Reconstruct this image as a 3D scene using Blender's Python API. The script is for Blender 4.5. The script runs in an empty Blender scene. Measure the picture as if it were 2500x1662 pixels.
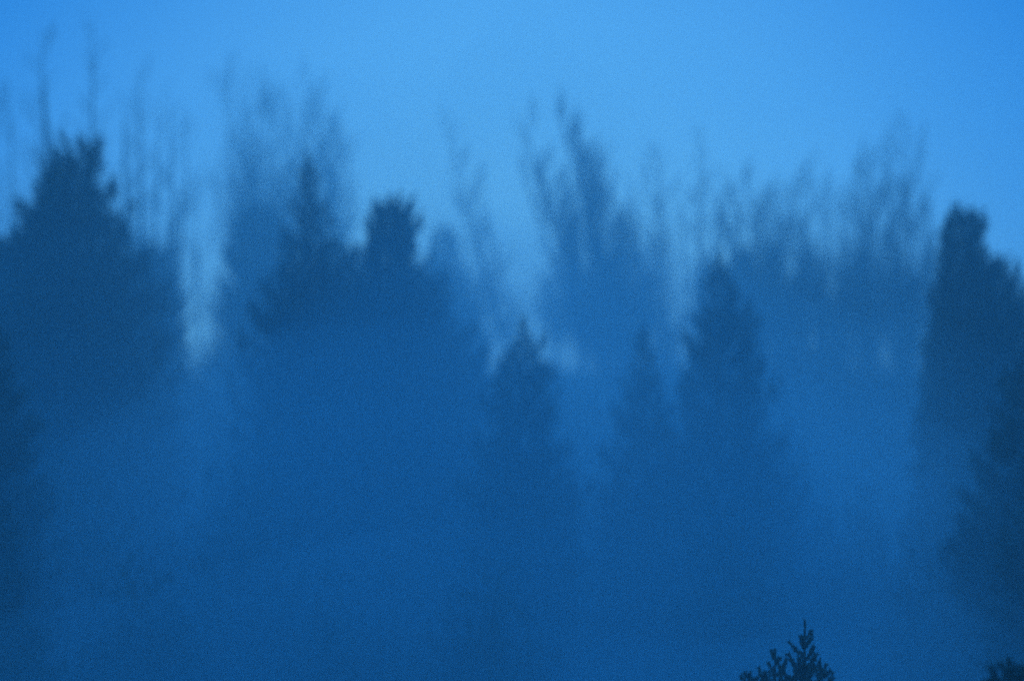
import bpy, math, random
import numpy as np

# ------------------------------------------------------------------ camera
scene = bpy.context.scene
COL = scene.collection
FPX = 85.0 / 36.0 * 2500.0            # focal length in photograph pixels
CAM_Z = 12.0
PITCH = math.radians(2.0)
cam = bpy.data.cameras.new('camera')
cam.lens = 85.0
cam.sensor_width = 36.0
cam.clip_start = 0.1
cam.clip_end = 2000.0
cam.dof.use_dof = True
cam.dof.focus_distance = 37.0
cam.dof.aperture_fstop = 0.19
cam.dof.aperture_ratio = 1.75
camo = bpy.data.objects.new('camera', cam)
camo.location = (0, 0, CAM_Z)
camo.rotation_euler = (math.radians(90) + PITCH, 0, 0)
COL.objects.link(camo)
scene.camera = camo

# ------------------------------------------------------------------ sky, sun, exposure
SUN_EL = math.radians(8.0)
world = bpy.data.worlds.new('World')
scene.world = world
world.use_nodes = True
nt = world.node_tree
bg = nt.nodes['Background']
sky = nt.nodes.new('ShaderNodeTexSky')
sky.sky_type = 'NISHITA'
sky.sun_disc = False
sky.sun_elevation = SUN_EL
sky.sun_rotation = 0.0
bw = nt.nodes.new('ShaderNodeRGBToBW')
nt.links.new(sky.outputs[0], bw.inputs[0])
# the camera's cold white balance: dusk glow in pale blue over a deep blue sky
ramp = nt.nodes.new('ShaderNodeValToRGB')
mr = nt.nodes.new('ShaderNodeMapRange')
mr.inputs['From Min'].default_value = 0.0
mr.inputs['From Max'].default_value = 40.0
nt.links.new(bw.outputs[0], mr.inputs['Value'])
nt.links.new(mr.outputs[0], ramp.inputs[0])
els = ramp.color_ramp.elements
els[0].position = 0.0
els[0].color = (0.009, 0.200, 0.710, 1)
els[1].position = 1.0
els[1].color = (0.200, 0.640, 1.000, 1)
for pos, c in ((0.36, (0.009, 0.178, 0.650)), (0.74, (0.125, 0.470, 0.900))):
    e = els.new(pos)
    e.color = (*c, 1)
nt.links.new(ramp.outputs[0], bg.inputs[0])
bg.inputs[1].default_value = 1.0

sun = bpy.data.lights.new('sun', 'SUN')
sun.energy = 1.0
sun.angle = math.radians(20)
sun.color = (0.14, 0.60, 1.0)
suno = bpy.data.objects.new('sun', sun)
suno.rotation_euler = (SUN_EL - math.radians(90), 0, 0)     # from beyond the trees, low
COL.objects.link(suno)

scene.view_settings.view_transform = 'Standard'
scene.view_settings.look = 'None'
scene.view_settings.exposure = 0.2
scene.view_settings.gamma = 1.0
scene.view_settings.use_curve_mapping = False
scene.cycles.use_denoising = False
scene.cycles.max_bounces = 12
scene.cycles.volume_bounces = 6
scene.cycles.diffuse_bounces = 2
scene.cycles.transparent_max_bounces = 16


# ------------------------------------------------------------------ helpers
def sstep(a, b, v):
    t = min(1.0, max(0.0, (v - a) / (b - a)))
    return t * t * (3 - 2 * t)


def ground_z(x, y):
    z = 10.3 * (1 - sstep(3, 34, y))
    z += 16.0 * sstep(82, 185, y) - 2.0 * sstep(188, 210, y)
    z += 0.5 * math.sin(x * 0.11 + y * 0.07) * sstep(30, 60, y) + 0.25 * math.sin(x * 0.31 - y * 0.19)
    return z


def at(px, py, Y):
    """photograph pixel -> point at horizontal distance Y from the camera"""
    u = (px - 1250.0) / FPX
    v = -(py - 831.0) / FPX
    d = (u, math.cos(PITCH) - v * math.sin(PITCH), math.sin(PITCH) + v * math.cos(PITCH))
    k = Y / d[1]
    return (d[0] * k, Y, CAM_Z + d[2] * k)


def px_m(Y):
    return Y / FPX                    # metres per photograph pixel at distance Y


def mat(name, build):
    m = bpy.data.materials.new(name)
    m.use_nodes = True
    build(m.node_tree, m.node_tree.nodes['Principled BSDF'])
    return m


def noisy(c1, c2, scale, rough=0.9, bump=0.0):
    def b(nt, p):
        tc = nt.nodes.new('ShaderNodeTexCoord')
        n = nt.nodes.new('ShaderNodeTexNoise')
        n.inputs['Scale'].default_value = scale
        n.inputs['Detail'].default_value = 5
        nt.links.new(tc.outputs['Object'], n.inputs['Vector'])
        r = nt.nodes.new('ShaderNodeValToRGB')
        r.color_ramp.elements[0].position = 0.35
        r.color_ramp.elements[1].position = 0.65
        r.color_ramp.elements[0].color = (*c1, 1)
        r.color_ramp.elements[1].color = (*c2, 1)
        nt.links.new(n.outputs['Fac'], r.inputs[0])
        nt.links.new(r.outputs[0], p.inputs['Base Color'])
        p.inputs['Roughness'].default_value = rough
        p.inputs['Specular IOR Level'].default_value = 0.15
        if bump:
            bp = nt.nodes.new('ShaderNodeBump')
            bp.inputs['Strength'].default_value = bump
            nt.links.new(n.outputs['Fac'], bp.inputs['Height'])
            nt.links.new(bp.outputs[0], p.inputs['Normal'])
    return b


M_NEEDLE = mat('needles', noisy((0.018, 0.030, 0.016), (0.040, 0.058, 0.030), 1.2))
M_PINE = mat('pine_needles', noisy((0.020, 0.034, 0.020), (0.045, 0.062, 0.034), 1.0))
M_BARK = mat('bark', noisy((0.035, 0.028, 0.022), (0.085, 0.07, 0.055), 6.0, bump=0.6))
M_PALEBARK = mat('pale_bark', noisy((0.09, 0.085, 0.075), (0.16, 0.15, 0.135), 5.0, bump=0.4))
M_TWIG = mat('twigs', noisy((0.05, 0.04, 0.03), (0.09, 0.075, 0.06), 3.0))
M_LEAF = mat('shrub_leaves', noisy((0.03, 0.042, 0.02), (0.07, 0.085, 0.04), 1.5))
M_GROUND = mat('meadow', noisy((0.045, 0.06, 0.03), (0.11, 0.12, 0.065), 0.35, bump=0.5))


def mesh(name, V, F, material):
    """V: (n,3) array, F: list/array of index tuples (all 3 or all 4 long)"""
    V = np.asarray(V, dtype=np.float32)
    F = np.asarray(F, dtype=np.int32)
    me = bpy.data.meshes.new(name)
    me.vertices.add(len(V))
    me.vertices.foreach_set('co', V.ravel())
    k = F.shape[1]
    me.loops.add(F.size)
    me.loops.foreach_set('vertex_index', F.ravel())
    me.polygons.add(len(F))
    me.polygons.foreach_set('loop_start', np.arange(len(F), dtype=np.int32) * k)
    me.update(calc_edges=True)
    me.materials.append(material)
    return me


def link(name, data, parent=None):
    o = bpy.data.objects.new(name, data)
    o.parent = parent
    COL.objects.link(o)
    return o


def tag(o, label=None, cat=None, group=None, kind=None):
    for k, v in (('label', label), ('category', cat), ('group', group), ('kind', kind)):
        if v:
            o[k] = v
    return o


class MB:
    """collects tubes (quads) into one mesh"""
    def __init__(self):
        self.V, self.F, self.n = [], [], 0

    def tube(self, pts, rad, sides=5):
        pts = np.asarray(pts, float)
        rad = np.asarray(rad, float)
        k = len(pts)
        t = np.gradient(pts, axis=0)
        t /= np.linalg.norm(t, axis=1)[:, None] + 1e-9
        ref = np.array([1.0, 0, 0]) if abs(t[0, 0]) < 0.8 else np.array([0, 1.0, 0])
        a = np.cross(t, ref)
        a /= np.linalg.norm(a, axis=1)[:, None] + 1e-9
        b = np.cross(t, a)
        ang = np.arange(sides) * 2 * math.pi / sides
        ring = (pts[:, None, :] + rad[:, None, None] *
                (a[:, None, :] * np.cos(ang)[None, :, None] + b[:, None, :] * np.sin(ang)[None, :, None]))
        self.V.append(ring.reshape(-1, 3))
        i = np.arange(k - 1)[:, None] * sides
        j = np.arange(sides)[None, :]
        j2 = (j + 1) % sides
        f = np.stack([i + j, i + j2, i + sides + j2, i + sides + j], -1).reshape(-1, 4) + self.n
        self.F.append(f)
        self.n += k * sides

    def quads(self, V, F):
        self.V.append(np.asarray(V, float))
        self.F.append(np.asarray(F) + self.n)
        self.n += len(V)

    def build(self, name, material):
        return mesh(name, np.concatenate(self.V), np.concatenate(self.F), material)


def unit(v):
    return v / (np.linalg.norm(v, axis=-1, keepdims=True) + 1e-9)


def sprays(mb, P, D, L, W, rng, flat=0.5):
    """kite-shaped needle sprays at points P along directions D"""
    n = len(P)
    D = unit(D)
    r = rng.normal(size=(n, 3))
    r[:, 2] *= flat
    side = unit(np.cross(D, r))
    up = np.cross(side, D)
    a = P
    c = P + D * L[:, None] + up * (L * rng.uniform(-0.25, 0.1, n))[:, None]
    m = P + D * (L * 0.45)[:, None]
    b = m + side * (W * 0.5)[:, None]
    d = m - side * (W * 0.5)[:, None]
    V = np.stack([a, b, c, d], 1).reshape(-1, 3)
    F = np.arange(n * 4).reshape(-1, 4)
    mb.quads(V, F)


# ------------------------------------------------------------------ conifer
def conifer_parts(h, prof, seed, pitch_top=0.5, pitch_low=-0.25, clump=0.42, gap=0.25,
                  dens=1.0, lean=(0, 0), asym=0.0, asym_az=0.0, bare=0.12, lift=0.25):
    """prof: (metres below the top, crown radius) pairs.  Returns trunk and crown mesh data."""
    rng = np.random.default_rng(seed)
    pd = [p[0] for p in prof]
    pr = [p[1] for p in prof]
    tm = MB()
    k = 9
    zz = np.linspace(-0.6, h - 0.15, k)
    bend = (zz / h) ** 1.4
    cx = bend * lean[0] + np.sin(zz * 0.35 + seed) * 0.05
    cy = bend * lean[1] + np.cos(zz * 0.3 + seed) * 0.05
    r0 = 0.011 * h + 0.05
    tm.tube(np.stack([cx, cy, zz], 1), r0 * (1 - np.clip(zz, 0, h) / h) ** 0.85 + 0.012, 7)
    trunk = tm.build('conifer_trunk', M_BARK)

    cm = MB()
    # dense leader
    zt = h - rng.uniform(0, 0.7, 26)
    P = np.stack([np.interp(zt, zz, cx), np.interp(zt, zz, cy), zt], 1)
    az = rng.uniform(0, 2 * math.pi, 26)
    D = np.stack([np.cos(az) * .5, np.sin(az) * .5, np.full(26, 0.9)], 1)
    sprays(cm, P, D, rng.uniform(.16, .28, 26), rng.uniform(.06, .10, 26), rng)
    z = h - 0.45
    golden = 0.0
    zlow = h * bare
    while z > zlow:
        below = h - z
        R = float(np.interp(below, pd, pr))
        nb = max(4, int(dens * (3.2 + R * 1.9)))
        f = min(1.0, below / (h * 0.75))
        cl = clump * min(1.0, .42 + R * .3)
        for i in range(nb):
            az = golden + i * 2 * math.pi / nb + rng.normal(0, .22)
            L = R * rng.uniform(0.62, 1.16)
            if rng.random() < 0.10:
                L *= rng.uniform(.45, .8)
            L *= 1 + asym * math.cos(az - asym_az)
            L = max(L, 0.16)
            el = pitch_top + (pitch_low - pitch_top) * f + rng.normal(0, .09)
            s0 = np.array([np.interp(z, zz, cx), np.interp(z, zz, cy), z + rng.normal(0, gap * .4)])
            d0 = np.array([math.cos(az) * math.cos(el), math.sin(az) * math.cos(el), math.sin(el)])
            n = max(6, int(L / cl * 7.0 * dens))
            t = rng.uniform(0.10, 1.0, n) ** 0.8
            side = np.array([-math.sin(az), math.cos(az), 0.0])
            wid = L * 0.26 * (1.05 - t)
            P = s0 + d0 * (t * L)[:, None]
            P[:, 2] += lift * L * t * t - 0.10 * L * np.sin(t * math.pi)
            P += side * (rng.uniform(-1, 1, n) * wid)[:, None]
            P[:, 2] += rng.normal(0, 0.09, n)
            sg = rng.choice([-1, 1], n)
            D = d0[None, :] + side[None, :] * (sg * rng.uniform(.2, 1.0, n))[:, None]
            D[:, 2] += rng.uniform(-.35, .35, n)
            sprays(cm, P, D, cl * rng.uniform(.7, 1.35, n), cl * rng.uniform(.28, .5, n), rng)
            ts = np.linspace(0, 1, 4)
            Q = s0 + d0 * (ts * L * .95)[:, None]
            Q[:, 2] += lift * L * ts * ts - 0.10 * L * np.sin(ts * math.pi)
            cm.tube(Q, np.linspace(0.012 + 0.009 * L, 0.006, 4), 3)
        golden += 2.4
        z -= gap * rng.uniform(.75, 1.3) * (0.75 + 0.35 * f)
    crown = cm.build('conifer_crown', M_NEEDLE)
    return trunk, crown


def conifer(name, px, py, Y, prof_px, label, group=None, seed=1, **kw):
    """crown outline given in photograph pixels: (rows below the tip, half width)"""
    x, y, zt = at(px, py, Y)
    g = ground_z(x, y)
    h = zt - g
    s = px_m(Y)
    prof = [(a * s, b * s) for a, b in prof_px]
    r = link(name, None)
    r.location = (x - kw.get('lean', (0, 0))[0], y - kw.get('lean', (0, 0))[1], g)
    tr, cr = conifer_parts(h, prof, seed, **kw)
    link('trunk', tr, r)
    link('crown', cr, r)
    tag(r, label, 'tree', group)
    return r


# ------------------------------------------------------------------ bare broadleaf trees
def bare_tree_parts(h, spread, seed, stems=1, lean=(0.0, 0.0), upright=0.75, first=0.30,
                    nbr=22, twigs=1.0, fork=0.0, trunk_r=None, bow=0.4, low=.72):
    rng = np.random.default_rng(seed)
    trunks, limbs = [], []
    tw = MB()
    P3, D3, L3 = [], [], []
    r0 = trunk_r or (0.0036 * h + 0.025)

    def path(p, d, L, n, wob, up):
        pts = [p]
        d = d / np.linalg.norm(d)
        for _ in range(n):
            d = d + rng.normal(0, wob, 3)
            d[2] += up
            d = d / np.linalg.norm(d)
            pts.append(pts[-1] + d * L / n)
        return np.array(pts)

    for sidx in range(stems):
        hh = h * (1.0 if sidx == 0 else rng.uniform(low, .97))
        off = np.array([0.0, 0.0]) if stems == 1 else rng.normal(0, 0.25, 2)
        n = 10
        zs = np.linspace(-0.5, hh, n)
        u = np.clip(zs / hh, 0, 1)
        fan = rng.normal(0, 0.35 * spread, 2) if (stems > 1 and sidx) else np.zeros(2)
        ph = rng.uniform(0, 6)
        px_ = off[0] + (lean[0] + fan[0]) * u ** 1.3 + bow * np.sin(u * 3.6 + ph) * u
        py_ = off[1] + (lean[1] + fan[1]) * u ** 1.3 + bow * np.cos(u * 3.1 + ph) * u
        if sidx == 0:                       # the tip ends where it was measured
            px_ += (lean[0] - px_[-1]) * u
            py_ += (lean[1] - py_[-1]) * u
        pts = np.stack([px_, py_, zs], 1)
        rr = r0 * (1 if sidx == 0 else .75) * (1 - u) ** 0.8 + 0.009
        tm = MB()
        tm.tube(pts, rr, 6)
        trunks.append(tm)
        nb = int(nbr * (1.0 if sidx == 0 else .6))
        for b in range(nb):
            t = first + (0.97 - first) * (b + rng.random()) / nb
            z = t * hh
            p = np.array([np.interp(z, zs, px_), np.interp(z, zs, py_), z])
            az = rng.uniform(0, 2 * math.pi)
            L = spread * (1.7 - t * 1.15) * rng.uniform(.55, 1.25) * (1.5 if rng.random() < fork else 1)
            L = max(L, .5)
            d = np.array([math.cos(az), math.sin(az), rng.uniform(.5, 1.1) * upright * 1.4])
            bp = path(p, d, L * 1.35, 5, .10, .10 * upright)
            br = r0 * 0.24 * (1.1 - t) + 0.010
            lm = MB()
            lm.tube(bp, np.linspace(br, 0.007, len(bp)), 4)
            limbs.append((L, lm))
            for q in range(int(5 * twigs + L * 1.6 * twigs)):
                w = rng.uniform(.2, 1.0) * (len(bp) - 1)
                i = min(int(w), len(bp) - 2)
                sp = bp[i] + (bp[i + 1] - bp[i]) * (w - i)
                dd = unit(bp[i + 1] - bp[i]) + rng.normal(0, .45, 3)
                dd[2] += .35 * upright
                tl = L * rng.uniform(.25, .55)
                tp = path(sp, dd, tl, 3, .14, .08)
                tw.tube(tp, np.linspace(.010, .006, 4), 3)
                P3.append(tp[rng.integers(1, 4, 7)])
                D3.append(np.repeat((tp[-1] - tp[0])[None] / tl, 7, 0))
                L3.append(np.full(7, tl))
    P3, D3, L3 = np.concatenate(P3), np.concatenate(D3), np.concatenate(L3)
    D3 = D3 + rng.normal(0, .5, D3.shape)
    D3[:, 2] += .25
    n3 = len(P3)
    sprays(tw, P3, D3, L3 * rng.uniform(.35, .85, n3), rng.uniform(.012, .020, n3), rng, 1.0)
    return trunks, limbs, tw


def bare_tree(name, px, py, Y, spread_px, label, group=None, seed=1, base_px=None, bark=None, **kw):
    x, y, zt = at(px, py, Y)
    s = px_m(Y)
    lx = 0.0 if base_px is None else (px - base_px) * s
    g = ground_z(x - lx, y)
    r = link(name, None)
    r.location = (x - lx, y, g)
    tr, lm, tw = bare_tree_parts(zt - g, spread_px * s, seed, lean=(lx, 0.0), **kw)
    bark = bark or M_BARK
    for t in tr:
        link('trunk' if len(tr) == 1 else 'stem', t.build('trunk', bark), r)
    lm.sort(key=lambda q: -q[0])
    for L, t in lm[:10]:
        link('limb', t.build('limb', bark), r)
    for L, t in lm[10:]:
        tw.V += t.V
        tw.F += [f + tw.n for f in t.F]
        tw.n += t.n
    link('crown', tw.build('bare_twigs', M_TWIG), r)
    tag(r, label, 'tree', group)
    return r


# ------------------------------------------------------------------ setting: ground
def build_ground():
    xs = np.arange(-150, 151, 3.0)
    ys = np.arange(-34, 210, 3.0)
    V = [(x, y, ground_z(x, y)) for y in ys for x in xs]
    nx = len(xs)
    F = [(j * nx + i, j * nx + i + 1, (j + 1) * nx + i + 1, (j + 1) * nx + i)
         for j in range(len(ys) - 1) for i in range(nx - 1)]
    o = link('ground', mesh('ground', V, F, M_GROUND))
    o.data.polygons.foreach_set('use_smooth', [True] * len(o.data.polygons))
    tag(o, 'rough grassy slope falling to the misty valley floor', 'ground', kind='structure')


build_ground()

# ------------------------------------------------------------------ dark conifers standing out of the mist
conifer('spruce_tree', 196, 338, 90,
        [(0, 34), (18, 50), (90, 66), (150, 88), (200, 120), (280, 140), (400, 200), (600, 260), (1300, 270)],
        'tallest broad dark spruce, bare leaning stems rising behind its blunt double top', seed=11,
        asym=.1, asym_az=3.1, pitch_top=.4)
conifer('spruce_tree', 140, 385, 91.5,
        [(0, 10), (30, 32), (120, 60), (300, 130), (600, 200), (1300, 220)],
        'narrow spruce crowded into the flank of the tallest spruce', seed=12)
conifer('spruce_tree', 372, 598, 108,
        [(0, 25), (20, 45), (80, 60), (200, 90), (500, 150), (1000, 170)],
        'shorter blunt spruce between the tallest spruce and the open sky gap', seed=13)
conifer('spruce_tree', 20, 575, 100,
        [(0, 12), (40, 40), (120, 90), (300, 160), (900, 200)],
        'low ragged spruce at the outer foot of the tallest spruce', seed=14)
conifer('spruce_tree', 752, 374, 91,
        [(0, 6), (40, 15), (110, 30), (140, 44), (240, 64), (330, 95), (500, 150), (1100, 190)],
        'slender dark spire spruce before the pale bare poplar clump', seed=15)
conifer('spruce_tree', 628, 505, 138,
        [(0, 14), (30, 40), (100, 75), (220, 95), (420, 120), (1000, 160)],
        'broad hazy spruce beside the slender spire spruce', seed=16)
conifer('pine_tree', 952, 484, 90,
        [(0, 24), (14, 40), (60, 52), (110, 66), (150, 76), (175, 66), (230, 90), (330, 130), (480, 185), (1000, 210)],
        'dark pine with squared rounded head and gap under its side bough', seed=17, asym=.25, asym_az=0.0, dens=1.3, gap=.2,
        pitch_top=.35, clump=.5)
conifer('pine_tree', 868, 596, 93,
        [(0, 16), (30, 30), (70, 48), (120, 62), (240, 100), (400, 150), (900, 170)],
        'sloping low pine leaning in beside the pine with squared head', seed=18, asym=.25, asym_az=3.1,
        clump=.5)
conifer('spruce_tree', 1085, 548, 146,
        [(0, 10), (30, 26), (100, 45), (250, 80), (500, 130), (1000, 150)],
        'faint hazy spruce between squared pine and leaning bare sapling', seed=19)
conifer('spruce_tree', 1275, 778, 80,
        [(0, 6), (40, 12), (72, 20), (90, 44), (120, 60), (210, 85), (330, 110), (520, 150), (900, 180)],
        'conical fir with thin spire tip standing alone in the bright gap', seed=20)
conifer('spruce_tree', 1755, 625, 84,
        [(0, 6), (40, 20), (90, 38), (150, 62), (210, 80), (330, 108), (600, 170), (1000, 190)],
        'dark pointed spruce before the row of thin bare trees', seed=21, asym=.1, asym_az=0.0)
conifer('spruce_tree', 1568, 800, 83,
        [(0, 6), (40, 16), (90, 30), (200, 58), (500, 130), (800, 150)],
        'small hazy fir between the conical fir and the dark pointed spruce', seed=22)
conifer('pine_tree', 2342, 500, 88,
        [(0, 26), (14, 36), (50, 40), (90, 52), (140, 58), (190, 74), (230, 84), (400, 110), (700, 160), (1200, 180)],
        'dark round headed pine rising alone above the hazy tree line', seed=23, dens=1.4, gap=.22, asym=.3, asym_az=0.0, pitch_top=.3, clump=.5)
conifer('pine_tree', 2448, 640, 87,
        [(0, 16), (30, 34), (110, 62), (250, 110), (600, 190), (1000, 200)],
        'lower dark pine leaning on the flank of the round headed pine', seed=24, clump=.5)
conifer('spruce_tree', 2500, 880, 70,
        [(0, 10), (60, 40), (200, 90), (500, 190), (900, 230)],
        'near dark spruce below the two dark pines', seed=25)
conifer('spruce_tree', -40, 720, 74,  # put in to imitate lens darkening along this frame edge
        [(0, 10), (60, 35), (200, 80), (500, 150), (900, 190)],
        'added edge darkening spruce in front of the tallest spruce, nearer than the ragged one', seed=30)
conifer('spruce_tree', 2545, 1120, 64,  # added nearer tree, stands in for lens falloff at this edge
        [(0, 12), (60, 40), (200, 90), (500, 170), (800, 200)],
        'added edge darkening spruce, lowest of those stepping down beneath the two dark pines', seed=31)
conifer('spruce_tree', -60, 1130, 68,  # second tree added at this edge, its dark crown mimics vignetting
        [(0, 12), (60, 40), (200, 90), (500, 150), (800, 180)],
        'added low edge darkening spruce at the foot of the dark spruce before the tallest spruce', seed=32)
conifer('spruce_tree', 2720, 560, 104,
        [(0, 8), (60, 26), (160, 60), (400, 120), (1000, 190)],
        'tall spruce beyond the two dark pines', seed=34)
conifer('spruce_tree', -240, 540, 102,
        [(0, 8), (60, 26), (160, 60), (400, 120), (1000, 190)],
        'tall spruce beyond the low ragged spruce', seed=35)
conifer('spruce_tree', 2085, 625, 148,
        [(0, 10), (30, 24), (120, 50), (300, 100), (900, 160)],
        'faint grey spruce among bare trees before the round headed pine', seed=26)
conifer('spruce_tree', 2215, 800, 140,
        [(0, 12), (40, 30), (120, 60), (300, 100), (700, 140)],
        'squat hazy spruce tucked low beside the round headed pine', seed=33)
conifer('spruce_tree', 1890, 590, 160,
        [(0, 10), (60, 24), (160, 48), (300, 80), (800, 130)],
        'pale pointed spruce far back in the haze', seed=27)
conifer('spruce_tree', 1975, 610, 156,
        [(0, 12), (40, 30), (150, 60), (400, 110), (900, 160)],
        'pale spruce half merged with the pale pointed spruce', seed=28)
conifer('spruce_tree', 1815, 590, 164,
        [(0, 8), (60, 22), (160, 45), (400, 90), (900, 140)],
        'thin pale spruce far behind the dark pointed spruce', seed=29)

# ------------------------------------------------------------------ bare broadleaf trees
BT = [
    # px, py, Y, spread, base_px, label, options
    (100, 60, 122, 70, 168, 'bare tree with long curved stem leaning out over the tallest spruce', dict(nbr=34, stems=3, bow=.5, trunk_r=.22)),
    (228, 40, 124, 60, 232, 'straight thin bare tree rising behind the tallest spruce', dict(nbr=34, stems=2, bow=.2, trunk_r=.2)),
    (20, 200, 126, 80, 30, 'twiggy bare tree beside the leaning bare tree', dict(nbr=34, stems=2)),
    (300, 235, 130, 50, 306, 'slim bare sapling closest to the tallest spruce, shorter than its neighbour', dict(nbr=28, stems=2, bow=.25, trunk_r=.17)),
    (342, 150, 131, 55, 342, 'tallest of the slim bare saplings over the blunt spruce', dict(nbr=32, stems=3, bow=.2, trunk_r=.2)),
    (415, 250, 134, 60, 420, 'thin bare sapling bordering the open sky gap', dict(nbr=32, stems=3, bow=.25, trunk_r=.17)),
    (555, 190, 160, 85, 610, 'upright bare poplar at the outer side of the poplar clump', dict(nbr=30, twigs=1.2, stems=5, upright=1.1, bow=.9, low=.62)),
    (640, 185, 162, 85, 660, 'upright bare poplar in the middle of the poplar clump', dict(nbr=30, twigs=1.2, stems=5, upright=1.1, bow=.9, low=.62)),
    (765, 200, 161, 90, 745, 'bare poplar towering above the slender spire spruce', dict(nbr=30, twigs=1.2, stems=5, upright=1.1, bow=.9, low=.62)),
    (820, 300, 164, 70, 800, 'lower bare poplar between slender spire spruce and open sky', dict(nbr=40, twigs=1.5, stems=2, upright=1.0)),
    (1074, 280, 136, 65, 1290, 'slender bare sapling leaning away from the bright gap', dict(nbr=32, twigs=1.3, stems=2, bow=.3)),
    (1150, 420, 140, 55, 1290, 'short bare sapling standing in the bright gap', dict(nbr=24, twigs=1.2, bow=.3)),
    (1270, 275, 124, 65, 1500, 'bare willow stem leaning furthest into the bright gap', dict(nbr=34, twigs=1.5, stems=3, upright=1.2, trunk_r=.07)),
    (1362, 255, 122, 85, 1545, 'tallest dense bare willow leaning over the conical fir', dict(nbr=58, twigs=2.3, stems=4, upright=1.2)),
    (1425, 340, 126, 75, 1560, 'twiggy bare willow behind the tallest dense willow', dict(nbr=50, twigs=2.0, stems=3, upright=1.2)),
    (1490, 430, 128, 60, 1580, 'lower bare willow at the outside of the willow clump', dict(nbr=40, twigs=1.7, stems=2, upright=1.1)),
    (1600, 350, 132, 60, 1605, 'thin bare birch between willow clump and dead topped tree', dict(nbr=34, twigs=1.3, stems=2)),
    (1707, 305, 130, 50, 1704, 'straight bare tree with a dead pointed top above the dark pointed spruce', dict(nbr=36, twigs=1.2, bow=.12)),
    (1655, 490, 128, 90, 1690, 'low crooked bare tree with arching bough before the dead topped tree', dict(nbr=24, fork=.5, upright=.5)),
    (1800, 430, 134, 80, 1790, 'round headed bare tree between the dead topped tree and pale spruces', dict(nbr=44, twigs=1.7, stems=3)),
    (1955, 395, 142, 75, 1965, 'bare birch above the pale merged spruces', dict(nbr=40, twigs=1.5, stems=3)),
    (2050, 460, 140, 60, 2055, 'small bare birch over the faint grey spruce', dict(nbr=34, twigs=1.3, stems=2)),
    (2130, 360, 138, 70, 2125, 'bare birch behind the faint grey spruce', dict(nbr=40, twigs=1.5, stems=3)),
    (2212, 285, 136, 70, 2225, 'tallest bare birch beside the round headed pine', dict(nbr=40, twigs=1.5, stems=3, bow=.25)),
    (1545, 440, 140, 50, 1560, 'faint thin birch closest to the willow clump', dict(nbr=30, twigs=1.2, stems=2)),
    (1755, 470, 146, 55, 1765, 'faint thin birch between dead topped tree and round headed bare tree', dict(nbr=32, twigs=1.2, stems=2)),
    (1860, 480, 144, 60, 1872, 'leaning thin birch above the pale pointed spruce', dict(nbr=34, twigs=1.3, stems=3)),
    (1905, 450, 150, 55, 1900, 'hair thin birch behind the pale pointed spruce', dict(nbr=34, twigs=1.3, stems=3)),
    (2010, 440, 148, 55, 2004, 'thin birch between the bare birch and the small bare birch', dict(nbr=34, twigs=1.3, stems=2)),
    (2090, 400, 150, 55, 2100, 'hair thin birch rising straight above the faint grey spruce', dict(nbr=34, twigs=1.3, stems=2)),
    (2172, 360, 144, 55, 2180, 'thin birch crowding the tallest bare birch', dict(nbr=34, twigs=1.3, stems=2)),
    (480, 420, 160, 50, 500, 'very faint thin birch inside the open sky gap', dict(nbr=24, twigs=1.0, stems=1)),
    (700, 215, 164, 80, 705, 'bare poplar filling the back of the poplar clump', dict(nbr=28, twigs=1.1, stems=4, upright=1.1, bow=.9, low=.62)),
    (2205, 640, 150, 60, 2205, 'short bushy bare birch low between faint grey spruce and round headed pine', dict(nbr=36, twigs=1.5, stems=3, first=.15)),
    (2620, 380, 134, 70, 2630, 'bare birch beyond the two dark pines', dict(nbr=38, twigs=1.5, stems=3)),
    (-130, 260, 132, 70, -120, 'bare tree beyond the low ragged spruce', dict(nbr=38, twigs=1.5, stems=3)),
    (2260, 420, 138, 55, 2262, 'thin bare birch half hidden by the round headed pine', dict(nbr=30, twigs=1.2)),
]
for i, (px, py, Y, sp, bpx, lab, kw) in enumerate(BT):
    bare_tree('bare_tree', px, py, Y + 10, sp, lab, 'bare trees along the ridge', seed=100 + i, base_px=bpx, **kw)

# far thicket of bare trees on the crest, behind all of those
thicket = [bare_tree_parts(16.0, 2.6, 500 + k, stems=3, nbr=40, twigs=1.6, upright=1.0) for k in range(3)]
thicket_data = []
for tr, lm, tw in thicket:
    for L, t in lm:
        tw.V += t.V
        tw.F += [f + tw.n for f in t.F]
        tw.n += t.n
    thicket_data.append(([t.build('thicket_stem', M_BARK) for t in tr], tw.build('thicket_twigs', M_TWIG)))
rt = random.Random(9)
for k in range(-7, 44):
    px = -30 + k * 76 + rt.uniform(-25, 25)
    py = 650 + rt.uniform(-70, 110)
    if 430 < px < 540 or 1195 < px < 1330:
        py = 830 + rt.uniform(0, 60)
    Y = rt.uniform(158, 176)
    x, y, zt = at(px, py, Y)
    g = ground_z(x, y)
    st, tw = thicket_data[k % 3]
    r = link('bare_tree', None)
    r.location = (x, y, g)
    sc_ = (zt - g) / 16.0
    r.scale = (max(sc_, .8), max(sc_, .8), sc_)
    r.rotation_euler = (0, 0, rt.uniform(0, 6.28))
    for t in st:
        link('stem', t, r)
    link('crown', tw, r)
    tag(r, 'faint bare tree of the far thicket on the hazy crest', 'tree', 'far thicket on the crest')

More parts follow.
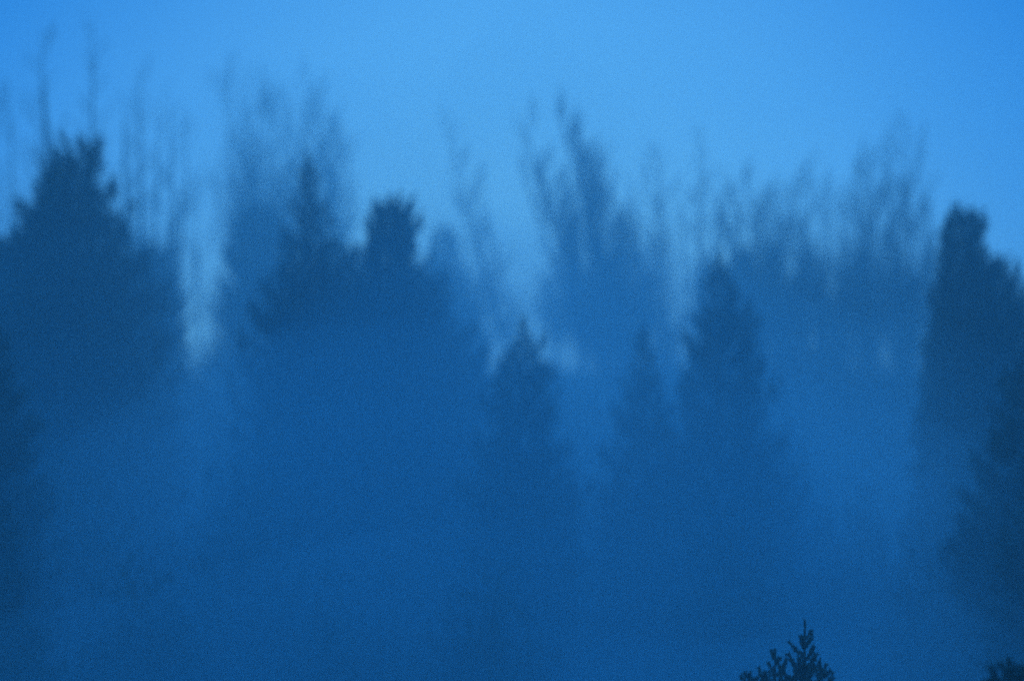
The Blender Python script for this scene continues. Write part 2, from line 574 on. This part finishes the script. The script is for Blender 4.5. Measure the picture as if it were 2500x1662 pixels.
# ------------------------------------------------------------------ woodland filling the slope behind (too hazy to show more than masses)
rs = random.Random(5)
protos = []
for k in range(3):
    h = (13.0, 11.0, 9.0)[k]
    protos.append(conifer_parts(h, [(0, .15), (1, .6), (4, 1.7), (h, 3.2)], 300 + k, dens=.8, clump=.5))
fills = []
for px in range(-565, 3090, 105):
    for (py, Y) in ((890, 148), (970, 122), (1100, 98)):
        fills.append((px + rs.uniform(-45, 45), py + rs.uniform(-70, 70), Y + rs.uniform(-8, 8)))
for px, py, Y in fills:
    if (1130 < px < 1420 or 420 < px < 560) and py < 1040:
        py += 110
    x, y, zt = at(px, py, Y)
    g = ground_z(x, y)
    tr, cr = protos[rs.randrange(3)]
    r = link('young_conifer', None)
    r.location = (x, y, g)
    hh = max(v.co.z for v in tr.vertices)
    s = (zt - g) / hh
    r.scale = (s * rs.uniform(.9, 1.3),) * 2 + (s,)
    r.rotation_euler = (0, 0, rs.uniform(0, 6.28))
    link('trunk', tr, r)
    link('crown', cr, r)
    tag(r, 'young conifer sunk in the mist below the tall trees', 'tree', 'young conifers in the mist')


# ------------------------------------------------------------------ near firs below the viewpoint
def brush(mb, pts, rng, L, W, per_m):
    """needles all round a shoot"""
    pts = np.asarray(pts)
    seg = np.linalg.norm(np.diff(pts, axis=0), axis=1)
    cum = np.concatenate([[0], np.cumsum(seg)])
    n = max(6, int(cum[-1] * per_m))
    s = rng.uniform(0, cum[-1], n)
    P = np.stack([np.interp(s, cum, pts[:, i]) for i in range(3)], 1)
    i = np.clip(np.searchsorted(cum, s) - 1, 0, len(pts) - 2)
    T = unit(pts[i + 1] - pts[i])
    R = unit(np.cross(T, rng.normal(size=(n, 3))))
    sprays(mb, P, T * .7 + R, L * rng.uniform(.7, 1.3, n), W * rng.uniform(.7, 1.3, n), rng)


def near_fir(name, px, py, Y, label, seed, wmax, needle=.055, up=1.0, whorl=.22, lead=.42, slope=.42, material=None, detail_to=3.0):
    x, y, zt = at(px, py, Y)
    g = ground_z(x, y)
    h = zt - g
    rng = np.random.default_rng(seed)
    r = link(name, None)
    r.location = (x, y, g)
    tm, cm, bm = MB(), MB(), MB()
    zz = np.linspace(-.5, h, 10)
    cx = .035 * np.sin(zz * 1.3 + seed)
    cy = .03 * np.cos(zz * 1.1 + seed)
    tm.tube(np.stack([cx, cy, zz], 1), .014 * h * (1 - np.clip(zz, 0, h) / h) ** .9 + .009, 7)
    sh = np.stack([np.interp(np.linspace(h - lead, h, 5), zz, c) for c in (cx, cy)] + [np.linspace(h - lead, h, 5)], 1)
    brush(cm, sh, rng, needle * .6, .020, 300)
    z = h - lead
    k = 0
    while z > h * .12:
        below = h - z
        R = min(.13 + slope * (below - lead), wmax * (below / h) ** .62) * rng.uniform(.85, 1.1)
        nb = int(rng.integers(3, 5)) + int(R * 4)
        fine = below < detail_to
        for b in range(nb):
            az = k * 1.1 + b * 2 * math.pi / nb + rng.normal(0, .25)
            L = max(.12, R * rng.uniform(.6, 1.2))
            el = .42 - .3 * min(1, below / (h * .7)) + rng.normal(0, .14)
            d = np.array([math.cos(az) * math.cos(el), math.sin(az) * math.cos(el), math.sin(el)])
            t = np.linspace(0, 1, 6)
            s0 = np.array([np.interp(z, zz, cx), np.interp(z, zz, cy), z + rng.normal(0, .05)])
            B = s0 + d * (t * L)[:, None]
            B[:, 2] += .6 * up * L * t ** 2.8
            whole, need = bm, cm
            if below < 1.25:
                bm, cm = MB(), MB()
            bm.tube(B, np.linspace(.008 + .009 * L, .004, 6), 4)
            if fine:
                brush(cm, B, rng, needle, .022, 260)
            else:
                n = int(L * 60)
                tt = rng.uniform(.1, 1, n)
                P = np.stack([np.interp(tt, t, B[:, i]) for i in range(3)], 1)
                sd = np.array([-d[1], d[0], 0])
                P += sd * (rng.uniform(-1, 1, n) * .3 * L * (1.05 - tt))[:, None]
                sprays(cm, P, d + sd * rng.uniform(-1, 1, n)[:, None], rng.uniform(.15, .35, n), rng.uniform(.05, .1, n), rng)
            ns = int(L * 9) if fine else 0
            for q in range(ns):
                w = rng.uniform(.25, .92)
                p = np.array([np.interp(w, t, B[:, i]) for i in range(3)])
                sd = np.array([-d[1], d[0], 0]) * rng.choice([-1, 1])
                dd = unit(d * .7 + sd * .8 + np.array([0, 0, .35 * up]))
                Ls = L * rng.uniform(.2, .42) * (1.2 - w * .6)
                tq = np.linspace(0, 1, 4)
                S = p + dd * (tq * Ls)[:, None]
                S[:, 2] += .35 * up * Ls * tq ** 2
                brush(cm, S, rng, needle * .9, .021, 240)
            if below < 1.25:
                bo = link('branch', bm.build('fir_branch', M_BARK), r)
                link('needles', cm.build('fir_needles', material or M_NEEDLE), bo)
            bm, cm = whole, need
        z -= whorl * rng.uniform(.75, 1.25)
        k += 1
    link('trunk', tm.build('fir_trunk', M_BARK), r)
    link('lower_branches', bm.build('fir_branches', M_BARK), r)
    link('crown', cm.build('fir_needles', material or M_NEEDLE), r)
    tag(r, label, 'tree')
    return r


near_fir('fir_tree', 1961, 1513, 40, 'sharp fir top with long pointed leader and upswept shoots', 41, 2.4, lead=.34)
near_fir('fir_tree', 1889, 1583, 40.6, 'smaller fir top pressed against the fir with long leader', 42, 2.0, lead=.20)
near_fir('fir_tree', 1832, 1636, 41.5, 'lowest fir tip just peeping out beside its two taller neighbours', 43, 1.7, lead=.2)
near_fir('fir_tree', 2006, 1606, 40.4, 'thin fir shoot standing close behind the fir with long leader', 45, 1.5, lead=.22)
near_fir('pine_tree', 2468, 1606, 30, 'almost black bushy pine top nearest below the viewpoint', 44, 2.4, needle=.085, lead=.22, whorl=.2, slope=.6, material=M_PINE)


# ------------------------------------------------------------------ shrubs on the valley floor
def shrub_mesh(seed):
    rng = np.random.default_rng(seed)
    mb = MB()
    for c in range(60):
        az, el = rng.uniform(0, 6.28), math.acos(rng.uniform(-.1, 1))
        rad = rng.uniform(.45, 1.0)
        ctr = np.array([math.cos(az) * math.sin(el), math.sin(az) * math.sin(el), .15 + .9 * math.cos(el)]) * rad
        n = 120
        P = ctr + rng.normal(0, .17, (n, 3))
        sprays(mb, P, rng.normal(size=(n, 3)) + ctr, rng.uniform(.035, .075, n), rng.uniform(.03, .06, n), rng, 1.0)
    leaf = mb.build('shrub_leaves', M_LEAF)
    sm = MB()
    for c in range(9):
        az = c * .7
        t = np.linspace(0, 1, 4)
        sm.tube(np.stack([math.cos(az) * t ** 1.4 * .6, math.sin(az) * t ** 1.4 * .6, t * .9 - .1], 1),
                np.linspace(.035, .01, 4), 4)
    return leaf, sm.build('shrub_stems', M_BARK)


SH = [shrub_mesh(k) for k in range(3)]
BUSH = [(560, 1090, 84, 2.6), (650, 1310, 76, 3.4), (350, 1460, 70, 2.4), (1010, 1280, 80, 2.3), (1345, 1030, 90, 2.2),
        (1180, 1500, 68, 2.5), (1600, 1220, 82, 2.4), (1905, 1030, 92, 2.6), (1780, 1370, 74, 2.6), (2150, 1230, 84, 2.8),
        (2310, 1430, 72, 2.8), (150, 1230, 80, 3.2), (60, 1500, 66, 3.0), (870, 1500, 70, 2.4), (2440, 1180, 78, 3.2)]
for i, (px, py, Y, w) in enumerate(BUSH):
    Y += 1
    x, y, zt = at(px, py, Y)
    g = ground_z(x, y)
    leaf, stem = SH[i % 3]
    r = link('alder_bush', None)
    r.location = (x, Y, g)
    r.scale = (w, w, (zt - g) / 1.12)
    r.rotation_euler = (0, 0, rs.uniform(0, 6.28))
    link('stems', stem, r)
    link('crown', leaf, r)
    tag(r, 'round topped alder bush dissolving in the valley mist', 'bush', 'alder bushes in the mist')


# ------------------------------------------------------------------ haze: the air of the whole place, and the mist pooled on the valley floor
def volume_mat(name, density, colour, aniso):
    m = bpy.data.materials.new(name)
    m.use_nodes = True
    t = m.node_tree
    t.nodes.clear()
    out = t.nodes.new('ShaderNodeOutputMaterial')
    v = t.nodes.new('ShaderNodeVolumePrincipled')
    v.inputs['Color'].default_value = (*colour, 1)
    v.inputs['Density'].default_value = density
    v.inputs['Anisotropy'].default_value = aniso
    t.links.new(v.outputs[0], out.inputs['Volume'])
    return m


def box_mesh(name, a, b, m):
    V = [(x, y, z) for x in (a[0], b[0]) for y in (a[1], b[1]) for z in (a[2], b[2])]
    F = [(0, 1, 3, 2), (4, 6, 7, 5), (0, 4, 5, 1), (2, 3, 7, 6), (0, 2, 6, 4), (1, 5, 7, 3)]
    return mesh(name, V, F, m)


M_HAZE = volume_mat('haze', 0.0040, (0.88, 0.965, 1.0), 0.4)
o = link('haze', box_mesh('haze', (-155, -40, -2.5), (155, 214, 41), M_HAZE))
tag(o, 'thin blue dusk haze filling the whole valley', 'haze', kind='stuff')



def mist_bank(scale, y0, y1, seed, density, label):
    rng = np.random.default_rng(seed)
    lumps = [(rng.uniform(-60, 60), rng.uniform(y0 + 6, y1 - 6), rng.uniform(2.2, 9), rng.uniform(-3.2, 3.6)) for _ in range(130)]
    xs = np.linspace(-75, 75, 130)
    ys = np.linspace(y0, y1, 56)
    X, Yg = np.meshgrid(xs, ys)
    u = (Yg - y0) / (y1 - y0)
    env = np.sin(np.pi * np.clip(u, 0, 1)) ** .9 * (1 - np.clip((np.abs(X) - 62) / 13, 0, 1) ** 2) ** .5
    H = np.full_like(X, 13.5)
    for lx, ly, lr, lh in lumps:
        H += lh * np.exp(-((X - lx) ** 2 + (Yg - ly) ** 2) / (2 * lr * lr))
    H = H * env * scale * (0.66 + 0.34 * np.exp(-(X - 1.0) ** 2 / (2 * 12.0 ** 2)))  # mist shaped lower towards the sides, so the frame edges darken
    bot = -1.8
    n, mrow = len(xs), len(ys)
    top = np.stack([X, Yg, np.maximum(H, 0) + bot + .3], -1).reshape(-1, 3)
    low = np.stack([X, Yg, np.full_like(X, bot)], -1).reshape(-1, 3)
    V = np.concatenate([top, low])
    N = n * mrow
    F = []
    for j in range(mrow - 1):
        for i in range(n - 1):
            a = j * n + i
            F.append((a, a + 1, a + n + 1, a + n))
            F.append((N + a, N + a + n, N + a + n + 1, N + a + 1))
    for i in range(n - 1):
        F.append((i, N + i, N + i + 1, i + 1))
        a = (mrow - 1) * n + i
        F.append((a, a + 1, N + a + 1, N + a))
    for j in range(mrow - 1):
        a = j * n
        F.append((a, a + n, N + a + n, N + a))
        a = j * n + n - 1
        F.append((a, N + a, N + a + n, a + n))
    o = link('haze', mesh('mist', V, F, volume_mat('mist', density, (0.88, 0.965, 1.0), 0.4)))
    tag(o, label, 'mist', kind='stuff')


for k, (sc_, y0, y1, dn, lab) in enumerate((
        (2.15, 64, 134, .004, 'faintest top veil of mist drifting against the conifers'),
        (1.85, 60, 131, .006, 'second thin veil of mist drifting against the conifers'),
        (1.58, 55, 128, .008, 'thin upper layer of mist before the conifers'),
        (1.33, 50, 124, .011, 'middle layer of the valley mist before the conifers'),
        (1.10, 46, 119, .015, 'thick lower layer of the valley mist'),
        (0.88, 44, 115, .019, 'thicker low mist close over the valley floor'),
        (0.64, 42, 112, .024, 'densest low mist pooled on the valley floor'))):
    mist_bank(sc_, y0, y1, k + 1, dn, lab)
